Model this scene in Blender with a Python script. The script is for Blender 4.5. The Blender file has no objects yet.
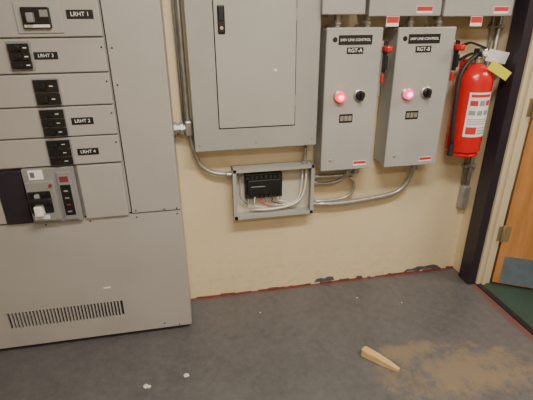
import bpy, bmesh, math, random
from mathutils import Vector, Matrix
random.seed(4)
C=bpy.context.scene.collection
# ---------------------------------------------------------------- materials
def mat(name,col,rough=.5,metal=0.,var=.06,scale=6.,bump=0.,emit=None,es=0.,col2=None,spec=.5,stretch=(1,1,1)):
    m=bpy.data.materials.new(name);m.use_nodes=True
    nt=m.node_tree;b=nt.nodes['Principled BSDF']
    b.inputs['Roughness'].default_value=rough;b.inputs['Metallic'].default_value=metal
    b.inputs['Specular IOR Level'].default_value=spec
    tc=nt.nodes.new('ShaderNodeTexCoord');mp=nt.nodes.new('ShaderNodeMapping')
    mp.inputs['Scale'].default_value=stretch
    nz=nt.nodes.new('ShaderNodeTexNoise');nz.inputs['Scale'].default_value=scale;nz.inputs['Detail'].default_value=5
    nt.links.new(tc.outputs['Object'],mp.inputs[0]);nt.links.new(mp.outputs[0],nz.inputs['Vector'])
    cr=nt.nodes.new('ShaderNodeValToRGB')
    c2=col2 if col2 else tuple(c*(1-var) for c in col)
    c1=col if col2 else tuple(min(1,c*(1+var)) for c in col)
    cr.color_ramp.elements[0].position=.35;cr.color_ramp.elements[1].position=.65
    cr.color_ramp.elements[0].color=(*c2,1);cr.color_ramp.elements[1].color=(*c1,1)
    nt.links.new(nz.outputs['Fac'],cr.inputs[0]);nt.links.new(cr.outputs[0],b.inputs['Base Color'])
    if bump:
        bp=nt.nodes.new('ShaderNodeBump');bp.inputs['Strength'].default_value=bump;bp.inputs['Distance'].default_value=.004
        n2=nt.nodes.new('ShaderNodeTexNoise');n2.inputs['Scale'].default_value=scale*9
        nt.links.new(tc.outputs['Object'],n2.inputs['Vector'])
        nt.links.new(n2.outputs['Fac'],bp.inputs['Height']);nt.links.new(bp.outputs[0],b.inputs['Normal'])
    if emit:
        b.inputs['Emission Color'].default_value=(*emit,1);b.inputs['Emission Strength'].default_value=es
    return m
M_sw=mat('switchboard_gray_paint',(.385,.366,.348),.34,0,.045,3)
M_pan=mat('panelboard_gray_paint',(.352,.35,.325),.36,0,.04,4)
M_pand=mat('panelboard_door_paint',(.385,.383,.355),.34,0,.035,4)
M_box=mat('enclosure_gray_paint',(.37,.368,.35),.36,0,.045,5)
M_blk=mat('black_plastic',(.012,.012,.013),.35)
M_lab=mat('black_label',(.008,.008,.008),.5)
M_wht=mat('white_print',(.8,.8,.78),.5)
M_red=mat('red_enamel',(.60,.012,.014),.22,0,.03)
M_redl=mat('red_label',(.6,.03,.03),.5)
M_redd=mat('dull_red_plastic',(.22,.03,.03),.5)
M_zinc=mat('galvanized_steel',(.40,.39,.37),.38,.6,.12,30)
M_chr=mat('chrome',(.6,.6,.6),.2,.9)
M_dark=mat('dark_recess',(.015,.015,.016),.7)
M_pilot=mat('pilot_lens_lit',(.9,.05,.2),.3,emit=(1.,.09,.2),es=8)
M_pilotB=mat('pilot_lens_lit_magenta',(.9,.05,.3),.3,emit=(1.,.16,.5),es=8)
M_pilot2=mat('pilot_lens_ring',(.8,.01,.03),.3,emit=(1.,.004,.03),es=2.6)
M_pilot2B=mat('pilot_lens_ring_magenta',(.8,.02,.12),.3,emit=(1.,.01,.16),es=2.4)
M_int=mat('box_interior_paint',(.60,.56,.45),.5)
M_wire=mat('white_wire',(.75,.74,.68),.5)
M_wireg=mat('gray_wire',(.3,.3,.31),.5)
M_yel=mat('yellow_tag',(.80,.76,.06),.5)
M_darkframe=mat('door_frame_dark_paint',(.024,.019,.028),.4,0,.1,8)
M_cream=mat('cream_frame_paint',(.64,.54,.36),.45,0,.04,4)
M_kick=mat('kickplate_steel',(.2,.25,.31),.35,.4,.12,14)
M_brass=mat('hinge_metal',(.36,.28,.15),.35,.5)
M_base=mat('red_floor_edge_paint',(.24,.040,.03),.55,0,.3,22,col2=(.11,.06,.05))
M_chip=mat('blue_gray_exposed_paint',(.09,.095,.11),.6,0,.2,30)
M_deb=mat('plaster_crumb',(.6,.58,.52),.8)
M_breaker=mat('breaker_gray',(.25,.25,.25),.45)
M_ceil=mat('ceiling_paint',(.75,.73,.68),.8,0,.03,2)
M_rub=mat('rubber_black',(.02,.02,.02),.5)

def wood(name,c1,c2,scale,st,rough=.4):
    return mat(name,c1,rough,0,.1,scale,col2=c2,stretch=st)
M_door=wood('stained_wood',(.56,.26,.085),(.43,.18,.05),5,(6,6,.6),.35)
M_wedge=wood('raw_pine',(.66,.45,.21),(.48,.30,.12),18,(1,9,9),.6)

class NB:
    """small node builder"""
    def __init__(s,name):
        s.m=bpy.data.materials.new(name);s.m.use_nodes=True;s.N=s.m.node_tree.nodes;s.L=s.m.node_tree.links
        s.b=s.N['Principled BSDF'];s.tc=s.N.new('ShaderNodeTexCoord')
    def noise(s,sc,d=6,r=.6,st=None):
        n=s.N.new('ShaderNodeTexNoise');n.inputs['Scale'].default_value=sc;n.inputs['Detail'].default_value=d;n.inputs['Roughness'].default_value=r
        if st:
            mp=s.N.new('ShaderNodeMapping');mp.inputs['Scale'].default_value=st
            s.L.new(s.tc.outputs['Object'],mp.inputs[0]);s.L.new(mp.outputs[0],n.inputs['Vector'])
        else: s.L.new(s.tc.outputs['Object'],n.inputs['Vector'])
        return n.outputs['Fac']
    def ramp(s,f,p0,p1,c0=(0,0,0),c1=(1,1,1)):
        r=s.N.new('ShaderNodeValToRGB');r.color_ramp.elements[0].position=p0;r.color_ramp.elements[1].position=p1
        r.color_ramp.elements[0].color=(*c0,1);r.color_ramp.elements[1].color=(*c1,1);s.L.new(f,r.inputs[0]);return r.outputs[0]
    def mix(s,f,a,c):
        x=s.N.new('ShaderNodeMix');x.data_type='RGBA'
        if isinstance(f,(int,float)): x.inputs[0].default_value=f
        else: s.L.new(f,x.inputs[0])
        for v,i in((a,6),(c,7)):
            if isinstance(v,tuple): x.inputs[i].default_value=(*v,1)
            else: s.L.new(v,x.inputs[i])
        return x.outputs[2]
    def mth(s,op,a,c):
        x=s.N.new('ShaderNodeMath');x.operation=op
        for i,v in enumerate((a,c)):
            if isinstance(v,(int,float)): x.inputs[i].default_value=v
            else: s.L.new(v,x.inputs[i])
        return x.outputs[0]
    def mr(s,f,a,b,c=0.,d=1.):
        x=s.N.new('ShaderNodeMapRange');s.L.new(f,x.inputs[0])
        for i,v in enumerate((a,b,c,d)): x.inputs[i+1].default_value=v
        return x.outputs[0]
    def spot(s,cx,cy,rx,ry):
        mp=s.N.new('ShaderNodeMapping');mp.vector_type='TEXTURE'
        mp.inputs['Location'].default_value=(cx,cy,0);mp.inputs['Scale'].default_value=(rx,ry,1)
        s.L.new(s.tc.outputs['Object'],mp.inputs[0])
        g=s.N.new('ShaderNodeTexGradient');g.gradient_type='SPHERICAL';s.L.new(mp.outputs[0],g.inputs[0]);return g.outputs['Fac']
    def bump(s,h,st,dist=.004):
        bp=s.N.new('ShaderNodeBump');bp.inputs['Strength'].default_value=st;bp.inputs['Distance'].default_value=dist
        s.L.new(h,bp.inputs['Height']);s.L.new(bp.outputs[0],s.b.inputs['Normal'])
    def sep(s):
        x=s.N.new('ShaderNodeSeparateXYZ');s.L.new(s.tc.outputs['Object'],x.inputs[0]);return x.outputs

def wall_mat():
    k=NB('cream_wall_paint')
    c=k.ramp(k.noise(1.6),.35,.65,(.71,.58,.375),(.75,.625,.42))
    # grime and scuffs getting denser toward the base of the wall
    low=k.mr(k.sep()['Z'],.45,.0)
    g=k.mth('MULTIPLY',k.ramp(k.noise(11,8,.75,(1,1,2)),.50,.72),low)
    c=k.mix(k.mth('MULTIPLY',g,.45),c,(.36,.28,.19))
    k.L.new(c,k.b.inputs['Base Color']);k.b.inputs['Roughness'].default_value=.45
    k.bump(k.noise(16),.14);return k.m
M_wall=wall_mat()
def floor_mat():
    k=NB('painted_concrete_floor');mth=k.mth
    base=k.ramp(k.noise(2.4,7,.65),.36,.66,(.080,.077,.080),(.122,.117,.119))
    fine=k.ramp(k.noise(24,9,.75),.35,.7,(.062,.059,.061),(.150,.144,.142))
    c=k.mix(.42,base,fine)
    # darker worn blotches
    dk=k.ramp(k.noise(6.5,8,.7),.56,.70)
    c=k.mix(mth('MULTIPLY',dk,.30),c,(.055,.052,.054))
    s=mth('ADD',k.spot(1.25,-.86,.62,.27),k.spot(1.0,-.66,.25,.08))
    tan=mth('MULTIPLY',k.ramp(mth('ADD',k.noise(9,9,.75),mth('MULTIPLY',s,.30)),.58,.74),k.ramp(s,.02,.3))
    c=k.mix(mth('MULTIPLY',tan,.62),c,(.24,.18,.105))
    sc=k.ramp(k.noise(13,8,.75),.64,.74)
    c=k.mix(mth('MULTIPLY',sc,.30),c,(.22,.205,.19))
    S=k.sep()
    ed=mth('MAXIMUM',k.mr(S['Y'],-.06,0),k.mr(S['X'],1.68,1.76))
    ed=k.ramp(mth('MULTIPLY',ed,mth('ADD',k.noise(16),.45)),.35,.65)
    c=k.mix(mth('MULTIPLY',ed,.7),c,(.15,.045,.035))
    k.L.new(c,k.b.inputs['Base Color'])
    k.L.new(k.mr(k.noise(5),0,1,.30,.56),k.b.inputs['Roughness'])
    k.bump(k.noise(30),.18);return k.m
M_floor=floor_mat()
M_green=mat('green_hall_floor',(.03,.055,.04),.4,0,.15,3)

# ---------------------------------------------------------------- helpers
def empty(name,loc=(0,0,0)):
    e=bpy.data.objects.new(name,None);e.location=loc;e.empty_display_size=.05;C.objects.link(e);return e
def link(me,name,m,par=None,smooth=False):
    o=bpy.data.objects.new(name,me);C.objects.link(o)
    if m: me.materials.append(m)
    if smooth:
        for p in me.polygons:p.use_smooth=True
    if par:
        o.parent=par;o.matrix_parent_inverse=Matrix.Translation(-Vector(par.location))
    return o
def box(name,x0,x1,y0,y1,z0,z1,m,par=None,bev=0.,seg=2):
    bm=bmesh.new();bmesh.ops.create_cube(bm,size=1)
    for v in bm.verts:
        v.co=Vector(((x0+x1)/2+v.co.x*(x1-x0),(y0+y1)/2+v.co.y*(y1-y0),(z0+z1)/2+v.co.z*(z1-z0)))
    if bev: bmesh.ops.bevel(bm,geom=bm.edges[:],offset=bev,segments=seg,affect='EDGES',profile=.5)
    me=bpy.data.meshes.new(name);bm.to_mesh(me);bm.free()
    return link(me,name,m,par)
def boxes(name,lst,m,par=None,bev=0.):
    bm=bmesh.new()
    for x0,x1,y0,y1,z0,z1 in lst:
        r=bmesh.ops.create_cube(bm,size=1)
        for v in r['verts']:
            v.co=Vector(((x0+x1)/2+v.co.x*(x1-x0),(y0+y1)/2+v.co.y*(y1-y0),(z0+z1)/2+v.co.z*(z1-z0)))
    if bev: bmesh.ops.bevel(bm,geom=bm.edges[:],offset=bev,segments=1,affect='EDGES',profile=.5)
    me=bpy.data.meshes.new(name);bm.to_mesh(me);bm.free()
    return link(me,name,m,par)
def lathe(name,c,axis,prof,m,par=None,seg=32):
    bm=bmesh.new();ax=Vector(axis).normalized()
    up=Vector((0,0,1)) if abs(ax.z)<.9 else Vector((1,0,0))
    u=ax.cross(up).normalized();w=ax.cross(u)
    rings=[]
    for r,d in prof:
        rings.append([bm.verts.new(Vector(c)+ax*d+(u*math.cos(t)+w*math.sin(t))*max(r,1e-4)) for t in [2*math.pi*i/seg for i in range(seg)]])
    for a,b in zip(rings,rings[1:]):
        for i in range(seg):
            bm.faces.new((a[i],a[(i+1)%seg],b[(i+1)%seg],b[i]))
    bm.faces.new(rings[0]);bm.faces.new(rings[-1])
    bmesh.ops.recalc_face_normals(bm,faces=bm.faces[:])
    me=bpy.data.meshes.new(name);bm.to_mesh(me);bm.free()
    o=link(me,name,m,par)
    for p in me.polygons: p.use_smooth=len(p.vertices)==4
    mod=o.modifiers.new('es','EDGE_SPLIT');mod.split_angle=math.radians(40)
    return o
def tube(name,pts,r,m,par=None,smoothpts=True):
    P=[Vector(p) for p in pts]
    if smoothpts and len(P)>2:
        Q=[P[0]]
        for i in range(1,len(P)-1):
            a,b,c=P[i-1],P[i],P[i+1]
            la=min((a-b).length*.48,.09);lc=min((c-b).length*.48,.09)
            s=b+(a-b).normalized()*la;e=b+(c-b).normalized()*lc
            for k in range(7):
                t=k/6;Q.append(s*(1-t)**2+b*2*t*(1-t)+e*t*t)
        Q.append(P[-1]);P=Q
    bm=bmesh.new();seg=14;rings=[]
    T0=(P[1]-P[0]).normalized();n=T0.orthogonal().normalized()
    for i,p in enumerate(P):
        T=(P[min(i+1,len(P)-1)]-P[max(i-1,0)]).normalized()
        n=(n-T*n.dot(T)).normalized();b=T.cross(n)
        rings.append([bm.verts.new(p+(n*math.cos(t)+b*math.sin(t))*r) for t in [2*math.pi*k/seg for k in range(seg)]])
    for a,b in zip(rings,rings[1:]):
        for i in range(seg): bm.faces.new((a[i],a[(i+1)%seg],b[(i+1)%seg],b[i]))
    bm.faces.new(rings[0]);bm.faces.new(rings[-1])
    bmesh.ops.recalc_face_normals(bm,faces=bm.faces[:])
    me=bpy.data.meshes.new(name);bm.to_mesh(me);bm.free()
    return link(me,name,m,par,True)
def text(name,s,x,y,z,size,m,par,rot=(math.pi/2,0,0)):
    cu=bpy.data.curves.new(name,'FONT');cu.body=s;cu.size=size;cu.align_x='CENTER';cu.align_y='CENTER';cu.extrude=.0003;cu.offset=size*.006
    o=bpy.data.objects.new(name+'_t',cu);C.objects.link(o)
    bpy.context.view_layer.update()
    me=bpy.data.meshes.new_from_object(o.evaluated_get(bpy.context.evaluated_depsgraph_get()))
    bpy.data.objects.remove(o)
    me.transform(Matrix.Translation((x,y,z))@Matrix.Rotation(rot[2],4,'Z')@Matrix.Rotation(rot[0],4,'X'))
    me.materials.clear()
    return link(me,name,m,par)
def label(name,x0,x1,z0,z1,y,s,par,mb=None,mt=None,k=.62):
    box(name,x0,x1,y-.002,y,z0,z1,mb or M_lab,par)
    if s:
        text(name+'_text',s,(x0+x1)/2,y-.0025,(z0+z1)/2,min((z1-z0)*k*1.35,(x1-x0)*1.62/max(1,len(s))),mt or M_wht,par)
def warn(name,x0,x1,z0,z1,y,par):
    box(name+'_white',x0,x1,y-.0015,y,z0,z1,M_wht,par)
    box(name+'_red',x0+.002,x1-.002,y-.0025,y-.0015,z0+(z1-z0)*.35,z1-.002,M_redl,par)
def screw(name,x,y,z,par,r=.005,m=None):
    lathe(name,(x,y,z),(0,-1,0),[(r,0),(r,.001),(r*.6,.003),(0,.0032)],m or M_dark,par,12)

# ---------------------------------------------------------------- room shell
CE=2.9
box('floor',-3.2,1.765,-4.6,0,-.1,0,M_floor)
box('floor_hall',1.80,4.2,-4.6,1.2,-.1,-.004,M_green)
box('wall_back',-3.2,1.865,0,.12,0,CE,M_wall)
box('wall_left',-3.32,-3.2,-4.6,.12,0,CE,M_wall)
box('wall_front',-3.2,4.2,-4.72,-4.6,0,CE,M_wall)
boxes('wall_right',[(1.742,1.865,-.21,0,0,CE),(1.765,1.865,-1.25,-.21,2.12,CE),(1.765,1.865,-4.6,-1.25,0,CE)],M_wall)
box('wall_hall_back',1.865,4.2,1.2,1.3,0,CE,M_wall)
box('wall_hall_right',4.2,4.3,-4.6,1.3,0,CE,M_wall)
box('ceiling',-3.2,4.2,-4.6,1.2,CE,CE+.1,M_ceil)
# ragged painted edge along the base of the wall
seg=[];x=-.07
while x<1.735:
    w=min(random.uniform(.02,.07),1.738-x)
    if random.random()>.12: seg.append((x,x+w,-random.uniform(.005,.014),-.0005,0,random.uniform(.004,.013)))
    x+=w
boxes('baseboard_back',seg,M_base)
box('threshold_strip',1.765,1.80,-1.25,-.21,-.1,.006,M_blk)

df=empty('door_frame',(1.74,-.2,0))
boxes('casing_stiles',[(1.712,1.766,-.215,-.11,0,2.16),(1.712,1.766,-1.34,-1.25,0,2.16)],M_darkframe,df,.003)
box('casing_header',1.712,1.766,-1.34,-.11,2.16,2.25,M_darkframe,df,.003)
box('hinge_jamb',1.768,1.862,-.224,-.2105,0,2.12,M_cream,df,.002)
box('jamb_stop',1.80,1.825,-.236,-.2245,0,2.12,M_cream,df,.003)
dl=empty('door_1',(1.872,-.225,0))
parts=[]
parts.append(box('door_leaf',1.876,2.76,-.228,-.184,.012,2.1,M_door,None,.002))
parts.append(box('kick_plate',1.915,2.72,-.2305,-.2283,.02,.215,M_kick))
for i,(x,z) in enumerate([(1.925,.2),(2.1,.2),(2.3,.2),(1.925,.04),(2.1,.04)]):
    parts.append(lathe('kick_screw_%d'%i,(x,-.2305,z),(0,-1,0),[(.004,0),(.003,.002),(0,.0022)],M_chr,None,10))
for i,z in enumerate((.37,1.15,1.9)):
    parts.append(lathe('hinge_barrel_%d'%i,(1.872,-.236,z-.055),(0,0,1),[(.007,0),(.009,.003),(.009,.107),(.007,.11)],M_brass,None,16))
    parts.append(box('hinge_plate_%d'%i,1.878,1.912,-.2305,-.2283,z-.05,z+.05,M_brass))
parts.append(lathe('door_knob',(2.69,-.229,1.0),(0,-1,0),[(.03,0),(.03,.008),(.012,.012),(.012,.04),(.027,.05),(.03,.065),(.02,.078),(0,.08)],M_chr,None,24))
Rm=Matrix.Translation((1.872,-.225,0))@Matrix.Rotation(math.radians(-30),4,'Z')@Matrix.Translation((-1.872,.225,0))
for o in parts:
    o.data.transform(Rm);o.parent=dl;o.matrix_parent_inverse=Matrix.Translation(-dl.location)
for i,z in enumerate((.37,1.15,1.9)):
    box('hinge_jamb_leaf_%d'%i,1.836,1.864,-.2265,-.2243,z-.05,z+.05,M_brass,df)

# ---------------------------------------------------------------- switchboard
sw=empty('switchboard',(-.8,-.14,0))
XR=-.072
box('carcass',-1.75,XR,-.262,-.004,.028,2.25,M_sw,sw,.003)
box('plinth',-1.74,XR-.012,-.25,-.01,0,.028,M_dark,sw)
FY=-.277
box('side_cover',-.303,XR-.0005,FY,-.262,.742,2.25,M_sw,sw,.003)
vx0,vx1,vz0,vz1=-.985,-.42,.145,.243
boxes('lower_cover',[(-1.75,vx0,FY,-.262,.03,.736),(vx1,XR-.0005,FY,-.262,.03,.736),(vx0,vx1,FY,-.262,.03,vz0),(vx0,vx1,FY,-.262,vz1,.736)],M_sw,sw)
box('vent_recess',vx0,vx1,-.2635,-.2622,vz0,vz1,M_dark,sw)
n=34;pitch=(vx1-vx0)/n
boxes('vent_louvres',[(vx0+i*pitch-.0038,vx0+i*pitch+.0038,FY,-.264,vz0,vz1) for i in range(1,n)],M_sw,sw)
box('bus_cover_shadow_seam',-1.75,XR,-.2628,-.262,.734,.744,M_dark,sw)
box('seam_column',-.309,-.300,-.2628,-.262,.742,2.25,M_dark,sw)
rz=[(1.546,1.80),(1.408,1.541),(1.273,1.403),(1.140,1.268),(1.010,1.135)]
BY=-.286
for i,(z0,z1) in enumerate(rz):
    box('bucket_%d'%(i+1),-1.25,-.312,BY,-.262,z0,z1,M_sw,sw,.004)
    screw('bucket_screw_%d'%i,-.325,BY,(z0+z1)/2+.03,sw,.004)
box('bucket_upper',-1.25,-.312,BY,-.262,1.806,2.2,M_sw,sw,.004)
box('bucket_right_cover',-.512,-.318,BY-.004,-.262,.738,1.003,M_sw,sw,.004)
box('bucket_left_cover',-1.25,-.86,BY,-.262,.745,1.003,M_sw,sw,.004)
for i,(z0,z1,x0,x1) in enumerate([(1.279,1.385,-.612,-.518),(1.146,1.262,-.612,-.518),(1.015,1.129,-.612,-.518)]):
    k=3 if i else 2
    h=(z1-z0)/k
    box('breaker_body_%d'%i,x0-.005,x1+.005,BY-.006,BY,z0-.003,z1+.003,M_breaker,sw,.002)
    for j in range(k):
        a=z0+j*h
        box('breaker_face_%d_%d'%(i,j),x0,x1,BY-.014,BY-.005,a+.002,a+h-.002,M_blk,sw,.002)
        box('breaker_toggle_%d_%d'%(i,j),x0+.03,x0+.048,BY-.032,BY-.013,a+h*.3,a+h*.68,M_blk,sw,.002)
        box('breaker_mark_%d_%d'%(i,j),x0+.06,x0+.074,BY-.0148,BY-.014,a+h*.45,a+h*.52,M_wht,sw)
box('breaker_plate_r1',-.625,-.455,BY-.005,BY,1.560,1.675,M_box,sw,.003)
box('breaker_face_r1',-.598,-.495,BY-.02,BY-.004,1.578,1.655,M_blk,sw,.004)
box('breaker_rocker_r1',-.575,-.55,BY-.045,BY-.018,1.60,1.635,M_breaker,sw,.004)
box('breaker_tag_r1',-.592,-.50,BY-.0215,BY-.02,1.582,1.592,M_wht,sw)
box('breaker_tag_r1b',-.53,-.50,BY-.0215,BY-.02,1.62,1.645,M_breaker,sw)
box('breaker_plate_r2',-.682,-.592,BY-.004,BY,1.42,1.532,M_breaker,sw,.003)
for j in range(3):
    a=1.428+j*.033
    box('breaker_face_r2_%d'%j,-.675,-.599,BY-.016,BY-.003,a,a+.03,M_blk,sw,.002)
    box('breaker_toggle_r2_%d'%j,-.645,-.627,BY-.034,BY-.015,a+.008,a+.022,M_blk,sw,.002)
    box('breaker_dot_r2_%d'%j,-.619,-.605,BY-.0168,BY-.016,a+.012,a+.016,M_wht,sw)
label('circuit_label_1',-.437,-.336,1.612,1.645,BY,'LRHT 1',sw,k=.5)
label('circuit_label_2',-.588,-.498,1.462,1.49,BY,'LRHT 3',sw,k=.5)
label('circuit_label_4',-.495,-.405,1.19,1.22,BY,'LRHT 2',sw,k=.5)
label('circuit_label_5',-.495,-.405,1.052,1.082,BY,'LRHT 4',sw,k=.5)
warn('safety_label',-.60,-.54,1.70,1.75,BY,sw)
box('paper_label_a',-.655,-.595,BY-.0015,BY,1.68,1.705,M_wht,sw)
# main breaker
box('main_breaker_housing',-.742,-.525,BY-.012,-.262,.737,1.005,M_breaker,sw,.004)
box('main_breaker_dark_side',-.855,-.748,BY-.008,-.262,.745,1.0,M_darkframe,sw,.004)
box('main_breaker_face',-.735,-.612,BY-.03,BY-.01,.755,.95,M_breaker,sw,.005)
box('main_breaker_escutcheon',-.73,-.635,BY-.036,BY-.03,.80,.905,M_blk,sw,.004)
box('main_breaker_label',-.715,-.655,BY-.0135,BY-.012,.955,1.0,M_wht,sw)
box('main_breaker_label_print',-.708,-.690,BY-.0145,BY-.0135,.965,.99,M_kick,sw)
box('main_breaker_lever',-.725,-.628,BY-.075,BY-.05,.858,.882,M_blk,sw,.006)
box('main_breaker_lever_arm',-.70,-.68,BY-.055,BY-.034,.82,.895,M_wireg,sw,.004)
box('main_breaker_handle_grip',-.708,-.672,BY-.07,BY-.034,.795,.845,M_wht,sw,.006)
box('main_breaker_trip_unit',-.600,-.540,BY-.022,-.262,.75,.985,M_breaker,sw,.004)
box('trip_unit_window',-.592,-.548,BY-.0245,BY-.022,.775,.925,M_blk,sw,.002)
for j in range(4):
    box('trip_dial_%d'%j,-.580,-.562,BY-.0255,BY-.0245,.79+j*.034,.797+j*.034,(M_breaker,M_redd,M_breaker,M_wireg)[j],sw)
box('trip_rating_plug',-.588,-.552,BY-.0245,BY-.022,.94,.965,M_redd,sw)
box('main_breaker_rating',-.725,-.66,BY-.0315,BY-.03,.768,.788,M_wht,sw)
lathe('trip_button',(-.628,BY-.03,.93),(0,-1,0),[(.007,0),(.007,.008),(0,.009)],M_redd,sw,16)
for i,(x,z) in enumerate([(-.285,.755),(-.15,.75),(-.09,.75),(-.285,.72),(-.09,.72),(-.5,.72),(-.7,.72),(-.14,.04),(-.22,.06),(-.285,1.35),(-.285,1.5)]):
    screw('cover_screw_%d'%i,x,FY,z,sw,.004)
box('nameplate',-.50,-.465,FY-.0015,FY,.33,.338,M_wht,sw)

# ---------------------------------------------------------------- panelboard
pb=empty('electrical_panelboard',(.34,-.065,1.5))
PY=-.13
box('tub',.038,.652,-.118,-.002,.998,2.2,M_pan,pb,.003)
box('trim_cover',.025,.664,PY,-.118,.986,2.22,M_pan,pb,.004)
box('door_gap',.150,.545,PY-.0006,PY,1.098,2.05,M_dark,pb)
box('door',.154,.541,PY-.008,PY-.0006,1.103,2.045,M_pand,pb,.003)
box('door_latch',.170,.203,PY-.014,PY-.008,1.545,1.665,M_blk,pb,.005)
box('latch_paddle',.176,.197,PY-.018,PY-.014,1.60,1.655,M_dark,pb,.003)
lathe('latch_lock',(.1865,PY-.014,1.57),(0,-1,0),[(.008,0),(.008,.004),(0,.0045)],M_chr,pb,16)
box('door_sticker',.432,.448,PY-.0092,PY-.008,1.372,1.384,M_wht,pb)
for i,z in enumerate((1.2,1.6,1.95)):
    lathe('door_hinge_%d'%i,(.5425,PY-.004,z),(0,0,1),[(.004,0),(.004,.05)],M_pan,pb,10)
for i,(x,z) in enumerate([(.05,1.02),(.64,1.02),(.34,1.02)]): screw('trim_screw_%d'%i,x,PY,z,pb,.005,M_zinc)

# ---------------------------------------------------------------- open terminal box
tb=empty('open_terminal_box',(.446,-.05,.71))
x0,x1,z0,z1,yf=.216,.672,.567,.857,-.09
boxes('box_walls',[(x0,x0+.004,yf,-.002,z0,z1),(x1-.004,x1,yf,-.002,z0,z1),(x0,x1,yf,-.002,z0,z0+.004),(x0,x1,yf,-.002,z1-.004,z1)],M_box,tb)
box('back_plate',x0+.004,x1-.004,-.012,-.002,z0+.004,z1-.004,M_int,tb)
fw=.017
boxes('front_flange',[(x0-.003,x0+fw,yf-.004,yf,z0-.003,z1+.003),(x1-fw,x1+.003,yf-.004,yf,z0-.003,z1+.003),(x0,x1,yf-.004,yf,z0-.003,z0+fw),(x0,x1,yf-.004,yf,z1-fw*.8,z1+.003)],M_pand,tb)
bx0,bx1,bz0,bz1=.285,.499,.668,.814
box('terminal_base',bx0,bx1,-.05,-.012,bz0,bz1,M_blk,tb,.004)
box('terminal_core',bx0+.012,bx1-.012,-.072,-.048,bz0+.03,bz1-.028,M_blk,tb,.005)
for j in range(8):
    xx=bx0+.014+j*.026
    box('terminal_upper_%d'%j,xx-.010,xx+.010,-.062,-.048,bz1-.028,bz1-.006,M_rub,tb,.002)
    box('terminal_lower_%d'%j,xx-.010,xx+.010,-.062,-.048,bz0+.006,bz0+.028,M_rub,tb,.002)
box('terminal_label',bx0+.03,bx0+.11,-.0732,-.072,bz0+.078,bz0+.082,M_wireg,tb)
for j in range(6):
    xx=bx0+.02+j*.034
    tube('lead_%d'%j,[(xx,-.055,bz0+.012),(xx-.006,-.06,bz0-.02),(xx+.02*(j%3-1),-.05,.612+.006*j),(xx+.07,-.045,.60+.004*j)],.0028,(M_wireg,M_wire,M_redl,M_wireg,M_blk,M_wire)[j],tb)
tube('white_cable',[(.31,-.04,.60),(.40,-.05,.592),(.52,-.05,.60),(.60,-.05,.625),(.635,-.05,.70),(.64,-.05,.84)],.006,M_wire,tb)
tube('white_cable_b',[(.45,-.045,.615),(.56,-.05,.617),(.61,-.05,.66),(.618,-.05,.84)],.004,M_wire,tb)
tube('gray_cable',[(.245,-.04,.83),(.262,-.05,.78),(.25,-.05,.68),(.30,-.05,.64)],.004,M_wireg,tb)

# ---------------------------------------------------------------- motor control enclosures
def disconnect(idx,x0,x1,z0,z1,yf=-.17,full=True):
    e=empty('motor_control_enclosure',((x0+x1)/2,-.09,(z0+z1)/2))
    box('enclosure_body',x0+.006,x1-.006,yf+.02,-.014,z0+.006,z1-.006,M_box,e,.004)
    boxes('mounting_feet',[(x0+.05,x0+.08,-.014,-.002,z0-.012,z1+.012),(x1-.08,x1-.05,-.014,-.002,z0-.012,z1+.012)],M_zinc,e)
    box('enclosure_cover',x0,x1,yf,yf+.022,z0,z1,M_box,e,.005)
    if full:
        ox=(0,-.004)[idx]
        label('line_control_label',x0+.060+ox,x0+.232+ox,1.488,1.532,yf,'240V LINE CONTROL',e)
        lathe('maker_logo',(x0+.042+ox,yf,1.512),(0,-1,0),[(.012,0),(.012,.0015),(0,.0016)],M_blk,e,20)
        label('unit_label',x0+.105+ox,x0+.190+ox,1.446,1.476,yf,('RGT-A','RGT-B')[idx],e)
        px,pz=x0+(.079,.083)[idx],1.243
        lathe('pilot_bezel',(px,yf,pz),(0,-1,0),[(.031,0),(.031,.006),(.026,.010),(.022,.012)],M_zinc,e)
        lathe('pilot_lens_ring',(px,yf-.010,pz),(0,-1,0),[(.025,0),(.025,.018),(.021,.024),(.012,.024)],(M_pilot2,M_pilot2B)[idx],e)
        lathe('pilot_lens',(px,yf-.032,pz),(0,-1,0),[(.013,0),(.013,.004),(.009,.008),(0,.009)],(M_pilot,M_pilotB)[idx],e)
        kx=px+.108
        lathe('switch_bezel',(kx,yf,pz+.003),(0,-1,0),[(.031,0),(.031,.006),(.025,.011)],M_zinc,e)
        lathe('selector_switch',(kx,yf-.009,pz+.003),(0,-1,0),[(.024,0),(.024,.012),(.018,.018),(0,.019)],M_blk,e)
        box('selector_handle',kx-.006,kx+.006,yf-.045,yf-.024,pz-.019,pz+.025,M_blk,e,.003)
        box('rating_plate',px+.008,px+.080,yf-.002,yf,1.108,1.152,M_blk,e)
        for q in range(3): box('rating_mark_%d'%q,px+.013+q*.022,px+.031+q*.022,yf-.003,yf-.002,1.117,1.143,M_zinc,e)
        screw('cover_latch',px-.028,yf,.905,e,.009,M_zinc)
        warn('warning_label',x1-.105,x1-.03,z0+.022,z0+.048,yf,e)
        box('lever_bracket',x1-.006,x1+.016,yf+.012,yf+.075,1.23,1.50,M_zinc,e,.003)
        lathe('lever_pivot',(x1+.012,yf+.045,1.36),(1,0,0),[(.02,0),(.02,.012),(.01,.016)],M_zinc,e)
        box('lever_arm',x1+.016,x1+.026,yf-.012,yf+.055,1.352,1.50,M_blk,e,.003)
        box('lever_grip',x1+.006,x1+.036,yf-.05,yf+.02,1.452,1.482,M_red,e,.009)
        box('lever_lock',x1+.014,x1+.030,yf-.02,yf+.02,1.37,1.435,M_blk,e,.003)
        box('lever_base_red',x1+.012,x1+.022,yf-.004,yf+.02,1.30,1.345,M_red,e,.003)
    return e
d1=disconnect(0,.683,.970,.846,1.566)
d2=disconnect(1,1.050,1.362,.842,1.564)
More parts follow.
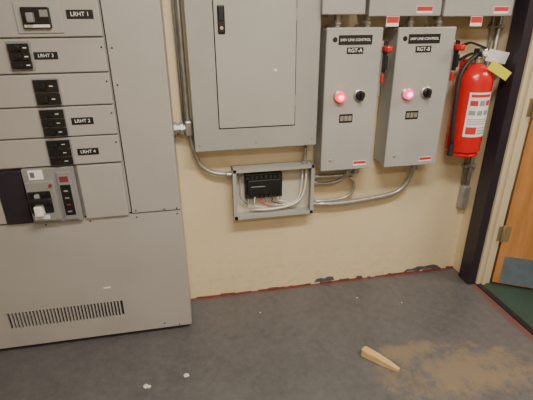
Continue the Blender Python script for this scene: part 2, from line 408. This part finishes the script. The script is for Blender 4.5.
for i,(a,b,zb,wx,nx) in enumerate([(.656,.868,1.622,None,(.76,)),(.888,1.262,1.613,1.13,(.92,1.15)),(1.28,1.66,1.610,1.55,(1.31,))]):
    e=disconnect(2,a,b,zb,2.25,full=False)
    if wx: warn('warning_label',wx,wx+.085,zb+.012,zb+.045,-.17,e)
    if wx: warn('hanging_label',a+.09+(.06 if i==2 else 0),a+.155+(.06 if i==2 else 0),zb-.045,zb+.001,-.1715,e)
    for j,x in enumerate(nx):
        lathe('nipple_%d'%j,(x,-.09,1.5655),(0,0,1),[(.017,0),(.017,.012),(.024,.014),(.024,.028),(.017,.030),(.017,.07)],M_zinc,e)

# ---------------------------------------------------------------- conduits
cn=empty('conduit_run',(.0,-.03,1.1))
tube('conduit_down',[(.0,-.03,2.6),(.0,-.03,1.45),(.002,-.03,1.06),(.03,-.035,.90),(.10,-.04,.835),(.215,-.045,.822)],.012,M_zinc,cn)
tube('conduit_thin',[(-.024,-.02,2.6),(-.022,-.02,1.10)],.008,M_zinc,cn)
lathe('coupling_nut',(-.071,-.05,1.095),(1,0,0),[(.034,0),(.034,.012),(.026,.013),(.026,.030),(.036,.031),(.036,.046),(.022,.047),(.022,.075),(.012,.076)],M_zinc,cn,8)
box('pull_elbow',-.018,.022,-.075,-.012,1.055,1.135,M_zinc,cn,.01)
lathe('box_connector',(.185,-.045,.822),(1,0,0),[(.013,0),(.019,.002),(.019,.016),(.015,.017),(.015,.03)],M_zinc,cn)
c2=empty('conduit_stub',(.63,-.05,.92))
tube('riser',[(.628,-.05,.985),(.628,-.05,.858)],.010,M_zinc,c2)
lathe('riser_locknut',(.628,-.05,.858),(0,0,1),[(.018,0),(.018,.014),(.012,.016)],M_zinc,c2,8)
c3=empty('flexible_conduit',(.9,-.05,.7))
tube('whip_a',[(.672,-.045,.772),(.78,-.045,.768),(.90,-.055,.772),(.925,-.075,.80),(.925,-.08,.846)],.012,M_zinc,c3)
tube('whip_b',[(.672,-.045,.735),(.76,-.045,.722),(.84,-.05,.735),(.872,-.06,.775),(.875,-.08,.846)],.011,M_zinc,c3)
tube('whip_c',[(.672,-.045,.618),(.80,-.045,.612),(.90,-.045,.625),(.945,-.05,.69),(.90,-.06,.76)],.009,M_zinc,c3)
tube('whip_d',[(.672,-.045,.600),(.86,-.045,.588),(1.05,-.045,.603),(1.22,-.045,.625),(1.285,-.05,.70),(1.29,-.08,.842)],.014,M_zinc,c3)
for i,(x,z) in enumerate([(.925,.846),(.875,.846),(1.29,.842)]):
    lathe('connector_%d'%i,(x,-.08,z),(0,0,-1),[(.022,0),(.022,.012),(.026,.013),(.026,.028),(.018,.03),(.018,.055)],M_zinc,c3,12)
for i,z in enumerate((.772,.735,.602)):
    lathe('side_connector_%d'%i,(.672,-.045,z),(1,0,0),[(.02,0),(.02,.01),(.015,.012),(.015,.03)],M_zinc,c3,12)
c4=empty('conduit_drop',(1.69,-.02,1.2))
tube('conduit_main',[(1.715,-.024,2.6),(1.715,-.024,1.0),(1.708,-.024,.62)],.014,M_zinc,c4)
tube('conduit_second',[(1.678,-.018,2.6),(1.678,-.018,.64)],.009,M_zinc,c4)
box('conduit_body',1.672,1.728,-.05,-.002,.47,.63,M_zinc,c4,.012,3)
for i,z in enumerate((1.55,.75)): box('conduit_strap_%d'%i,1.66,1.735,-.042,-.001,z,z+.018,M_zinc,c4,.003)

# ---------------------------------------------------------------- fire extinguisher
fx,fy,fz=1.548,-.125,.880
fe=empty('fire_extinguisher',(fx,fy,fz))
R=.094
lathe('cylinder_body',(fx,fy,fz),(0,0,1),[(.082,0),(.086,.004),(.086,.012),(.082,.016),(R,.03),(R,.405),(.090,.43),(.080,.455),(.060,.478),(.038,.492),(.026,.498),(.026,.51)],M_red,fe,48)
lathe('valve_collar',(fx,fy,fz+.505),(0,0,1),[(.028,0),(.028,.018),(.02,.022),(.018,.06)],M_chr,fe,24)
box('valve_block',fx-.022,fx+.022,fy-.022,fy+.02,fz+.535,fz+.575,M_blk,fe,.005)
def slab(name,pts,w,th,m):
    bm=bmesh.new();rows=[]
    for (x,z) in pts:
        rows.append([bm.verts.new((x,fy+s*w/2,z+k*th)) for s,k in((-1,0),(1,0),(1,1),(-1,1))])
    for a,b in zip(rows,rows[1:]):
        for i in range(4): bm.faces.new((a[i],a[(i+1)%4],b[(i+1)%4],b[i]))
    bm.faces.new(rows[0]);bm.faces.new(rows[-1]);bmesh.ops.recalc_face_normals(bm,faces=bm.faces[:])
    me=bpy.data.meshes.new(name);bm.to_mesh(me);bm.free();return link(me,name,m,fe)
slab('carry_handle',[(fx+.02,fz+.540),(fx-.04,fz+.548),(fx-.075,fz+.535),(fx-.11,fz+.515)],.028,.008,M_blk)
slab('squeeze_lever',[(fx+.03,fz+.572),(fx-.02,fz+.59),(fx-.065,fz+.602),(fx-.105,fz+.59)],.026,.008,M_blk)
lathe('pressure_gauge',(fx+.012,fy-.022,fz+.553),(0,-1,0),[(.02,0),(.02,.012),(.017,.014),(0,.0142)],M_chr,fe,24)
lathe('gauge_face',(fx+.012,fy-.0365,fz+.553),(0,-1,0),[(.015,0),(.015,.001),(0,.0012)],M_wht,fe,24)
tube('hose',[(fx-.015,fy-.01,fz+.55),(fx-.07,fy-.03,fz+.52),(fx-.116,fy-.03,fz+.45),(fx-.122,fy-.045,fz+.30),(fx-.112,fy-.05,fz+.12),(fx-.105,fy-.05,fz+.07)],.0115,M_rub,fe)
lathe('nozzle',(fx-.105,fy-.05,fz+.08),(-.02,0,-1),[(.012,0),(.014,.02),(.017,.07),(.013,.07)],M_rub,fe,20)
def wrap(name,a0,a1,z0,z1,m,rr):
    bm=bmesh.new();n=16;v=[]
    for i in range(n+1):
        t=math.radians(a0+(a1-a0)*i/n);x=fx+rr*math.sin(t);y=fy-rr*math.cos(t)
        v.append((bm.verts.new((x,y,z0)),bm.verts.new((x,y,z1))))
    for a,b in zip(v,v[1:]): bm.faces.new((a[0],b[0],b[1],a[1]))
    me=bpy.data.meshes.new(name);bm.to_mesh(me);bm.free();return link(me,name,m,fe,True)
O=-16
wrap('label_paper',-26+O,58+O,fz+.12,fz+.36,M_wht,R+.0012)
for i,(a,b,c,d,m) in enumerate([(-20,50,.335,.35,M_redl),(-20,4,.290,.318,M_redl),(10,28,.290,.318,M_wireg),(33,52,.290,.318,M_redl),(-20,0,.240,.265,M_wireg),(6,24,.240,.265,M_wireg),(30,50,.240,.265,M_wireg),(-20,52,.215,.219,M_wireg),(-20,52,.203,.207,M_wireg),(-20,40,.191,.195,M_wireg),(-20,14,.135,.175,M_redl),(18,52,.137,.144,M_wireg),(18,52,.152,.158,M_wireg),(18,52,.167,.172,M_wireg)]):
    wrap('label_print_%d'%i,a+O,b+O,fz+c,fz+d,m,R+.0018)
wrap('strap',-180,180,fz+.085,fz+.105,M_red,R+.0025)
def tag(name,cx,cz,w,h,ang,y,m):
    bm=bmesh.new();bmesh.ops.create_cube(bm,size=1)
    for v in bm.verts: v.co=Vector((v.co.x*w,v.co.y*.0015,v.co.z*h))
    bm.transform(Matrix.Translation((cx,y,cz))@Matrix.Rotation(math.radians(ang),4,'Y')@Matrix.Rotation(math.radians(8),4,'X'))
    me=bpy.data.meshes.new(name);bm.to_mesh(me);bm.free();return link(me,name,m,fe)
tag('inspection_tag_white',fx+.085,fz+.535,.125,.06,10,fy-.035,M_wht)
tag('inspection_tag_yellow',fx+.070,fz+.47,.14,.048,28,fy-.09,M_yel)
tube('tag_tie',[(fx+.01,fy-.03,fz+.56),(fx+.03,fy-.06,fz+.53),(fx+.03,fy-.09,fz+.49)],.0015,M_wht,fe)
box('wall_bracket',fx-.02,fx+.02,-.035,-.002,fz+.03,fz+.50,M_red,fe,.003)
box('bracket_hook',fx-.012,fx+.012,fy+.01,-.01,fz+.50,fz+.515,M_red,fe,.003)

# ---------------------------------------------------------------- wood wedge on floor
def wedge():
    bm=bmesh.new()
    L=.20
    pts=[(0,.012,.016),(L*.25,.019,.026),(L*.75,.027,.036),(L*.95,.027,.038),(L,.020,.036)]
    rows=[]
    for i,(x,w,z1) in enumerate(pts):
        rows.append([bm.verts.new((x,-w,0)),bm.verts.new((x,w,0)),bm.verts.new((x,w*.8,z1)),bm.verts.new((x,-w*.8,z1*.9))])
    for a,b in zip(rows,rows[1:]):
        for i in range(4): bm.faces.new((a[i],a[(i+1)%4],b[(i+1)%4],b[i]))
    bm.faces.new(rows[0]);bm.faces.new(rows[-1]);bmesh.ops.recalc_face_normals(bm,faces=bm.faces[:])
    bmesh.ops.bevel(bm,geom=bm.edges[:],offset=.0015,segments=1,affect='EDGES')
    me=bpy.data.meshes.new('wooden_door_wedge');bm.to_mesh(me);bm.free()
    return link(me,'wooden_door_wedge',M_wedge)
w=wedge();w.location=(.925,-.80,.0);w.rotation_euler=(0,0,math.radians(130))
bm=bmesh.new()
for (x,y,s) in [(-.30,-.65,.012),(-.285,-.655,.008),(-.11,-.62,.012),(.33,-.22,.004),(1.2,-.3,.004),(.95,-.2,.004)]:
    r=bmesh.ops.create_icosphere(bm,subdivisions=2,radius=s)
    for v in r['verts']:
        v.co=Vector((x+v.co.x*random.uniform(.8,1.4),y+v.co.y*random.uniform(.8,1.3),max(0,v.co.z*random.uniform(.3,.5)+s*.15)))
me=bpy.data.meshes.new('plaster_crumbs');bm.to_mesh(me);bm.free();link(me,'plaster_crumbs',M_deb)
def chip(pts):
    bm=bmesh.new();vs=[bm.verts.new((x,-.0012,z)) for x,z in pts];bm.faces.new(vs)
    r=bmesh.ops.extrude_face_region(bm,geom=bm.faces[:])
    for g in r['geom']:
        if isinstance(g,bmesh.types.BMVert): g.co.y=-.0002
    bmesh.ops.recalc_face_normals(bm,faces=bm.faces[:])
    me=bpy.data.meshes.new('wall_paint_chip');bm.to_mesh(me);bm.free();link(me,'wall_paint_chip',M_chip)
chip([(.73,.010),(.745,.035),(.77,.040),(.80,.033),(.83,.045),(.86,.038),(.87,.012),(.80,.010)])
chip([(1.37,.010),(1.39,.028),(1.43,.025),(1.47,.040),(1.52,.034),(1.58,.042),(1.62,.030),(1.64,.012),(1.5,.010)])
chip([(1.02,.010),(1.03,.022),(1.06,.020),(1.07,.010)])

# ---------------------------------------------------------------- lights
M_diff=mat('diffuser',(.9,.9,.85),.4,emit=(1,.93,.82),es=2.)
def fixture(x,y,en,lx=1.2,ly=.28,col=(1,.935,.82)):
    e=empty('ceiling_light_fixture',(x,y,CE))
    box('fixture_housing',x-lx/2-.03,x+lx/2+.03,y-ly/2-.03,y+ly/2+.03,CE-.09,CE-.001,M_wht,e,.01)
    box('fixture_diffuser',x-lx/2,x+lx/2,y-ly/2,y+ly/2,CE-.1,CE-.09,M_diff,e)
    l=bpy.data.lights.new('fixture_lamp','AREA');l.shape='RECTANGLE';l.size=lx;l.size_y=ly;l.energy=en;l.color=col
    o=bpy.data.objects.new('fixture_lamp',l);C.objects.link(o);o.location=(x,y,CE-.105);o.parent=e
    o.matrix_parent_inverse=Matrix.Translation(-e.location)
fixture(.55,-1.75,74)
fixture(.2,-3.3,44)
fixture(3.0,-1.2,50)  # unseen hall fixture, added to light the open wooden door
wd=bpy.data.worlds.new('world');wd.use_nodes=True;bpy.context.scene.world=wd
wd.node_tree.nodes['Background'].inputs[0].default_value=(.9,.85,.75,1);wd.node_tree.nodes['Background'].inputs[1].default_value=.3

# ---------------------------------------------------------------- camera
cd=bpy.data.cameras.new('camera');co=bpy.data.objects.new('camera',cd);C.objects.link(co)
cd.sensor_fit='HORIZONTAL';cd.sensor_width=36;cd.lens=415/533*36;cd.clip_start=.02
X=Vector((.98193,-.18907,-.008009));Fv=Vector((.170396,.901797,-.397148));Fv.normalize()
Yv=(-Fv).cross(X).normalized();X=Yv.cross(-Fv)
m=Matrix((X,Yv,-Fv)).transposed().to_4x4();m.translation=Vector((0,-2.2,1.6))
co.matrix_world=m
bpy.context.scene.camera=co
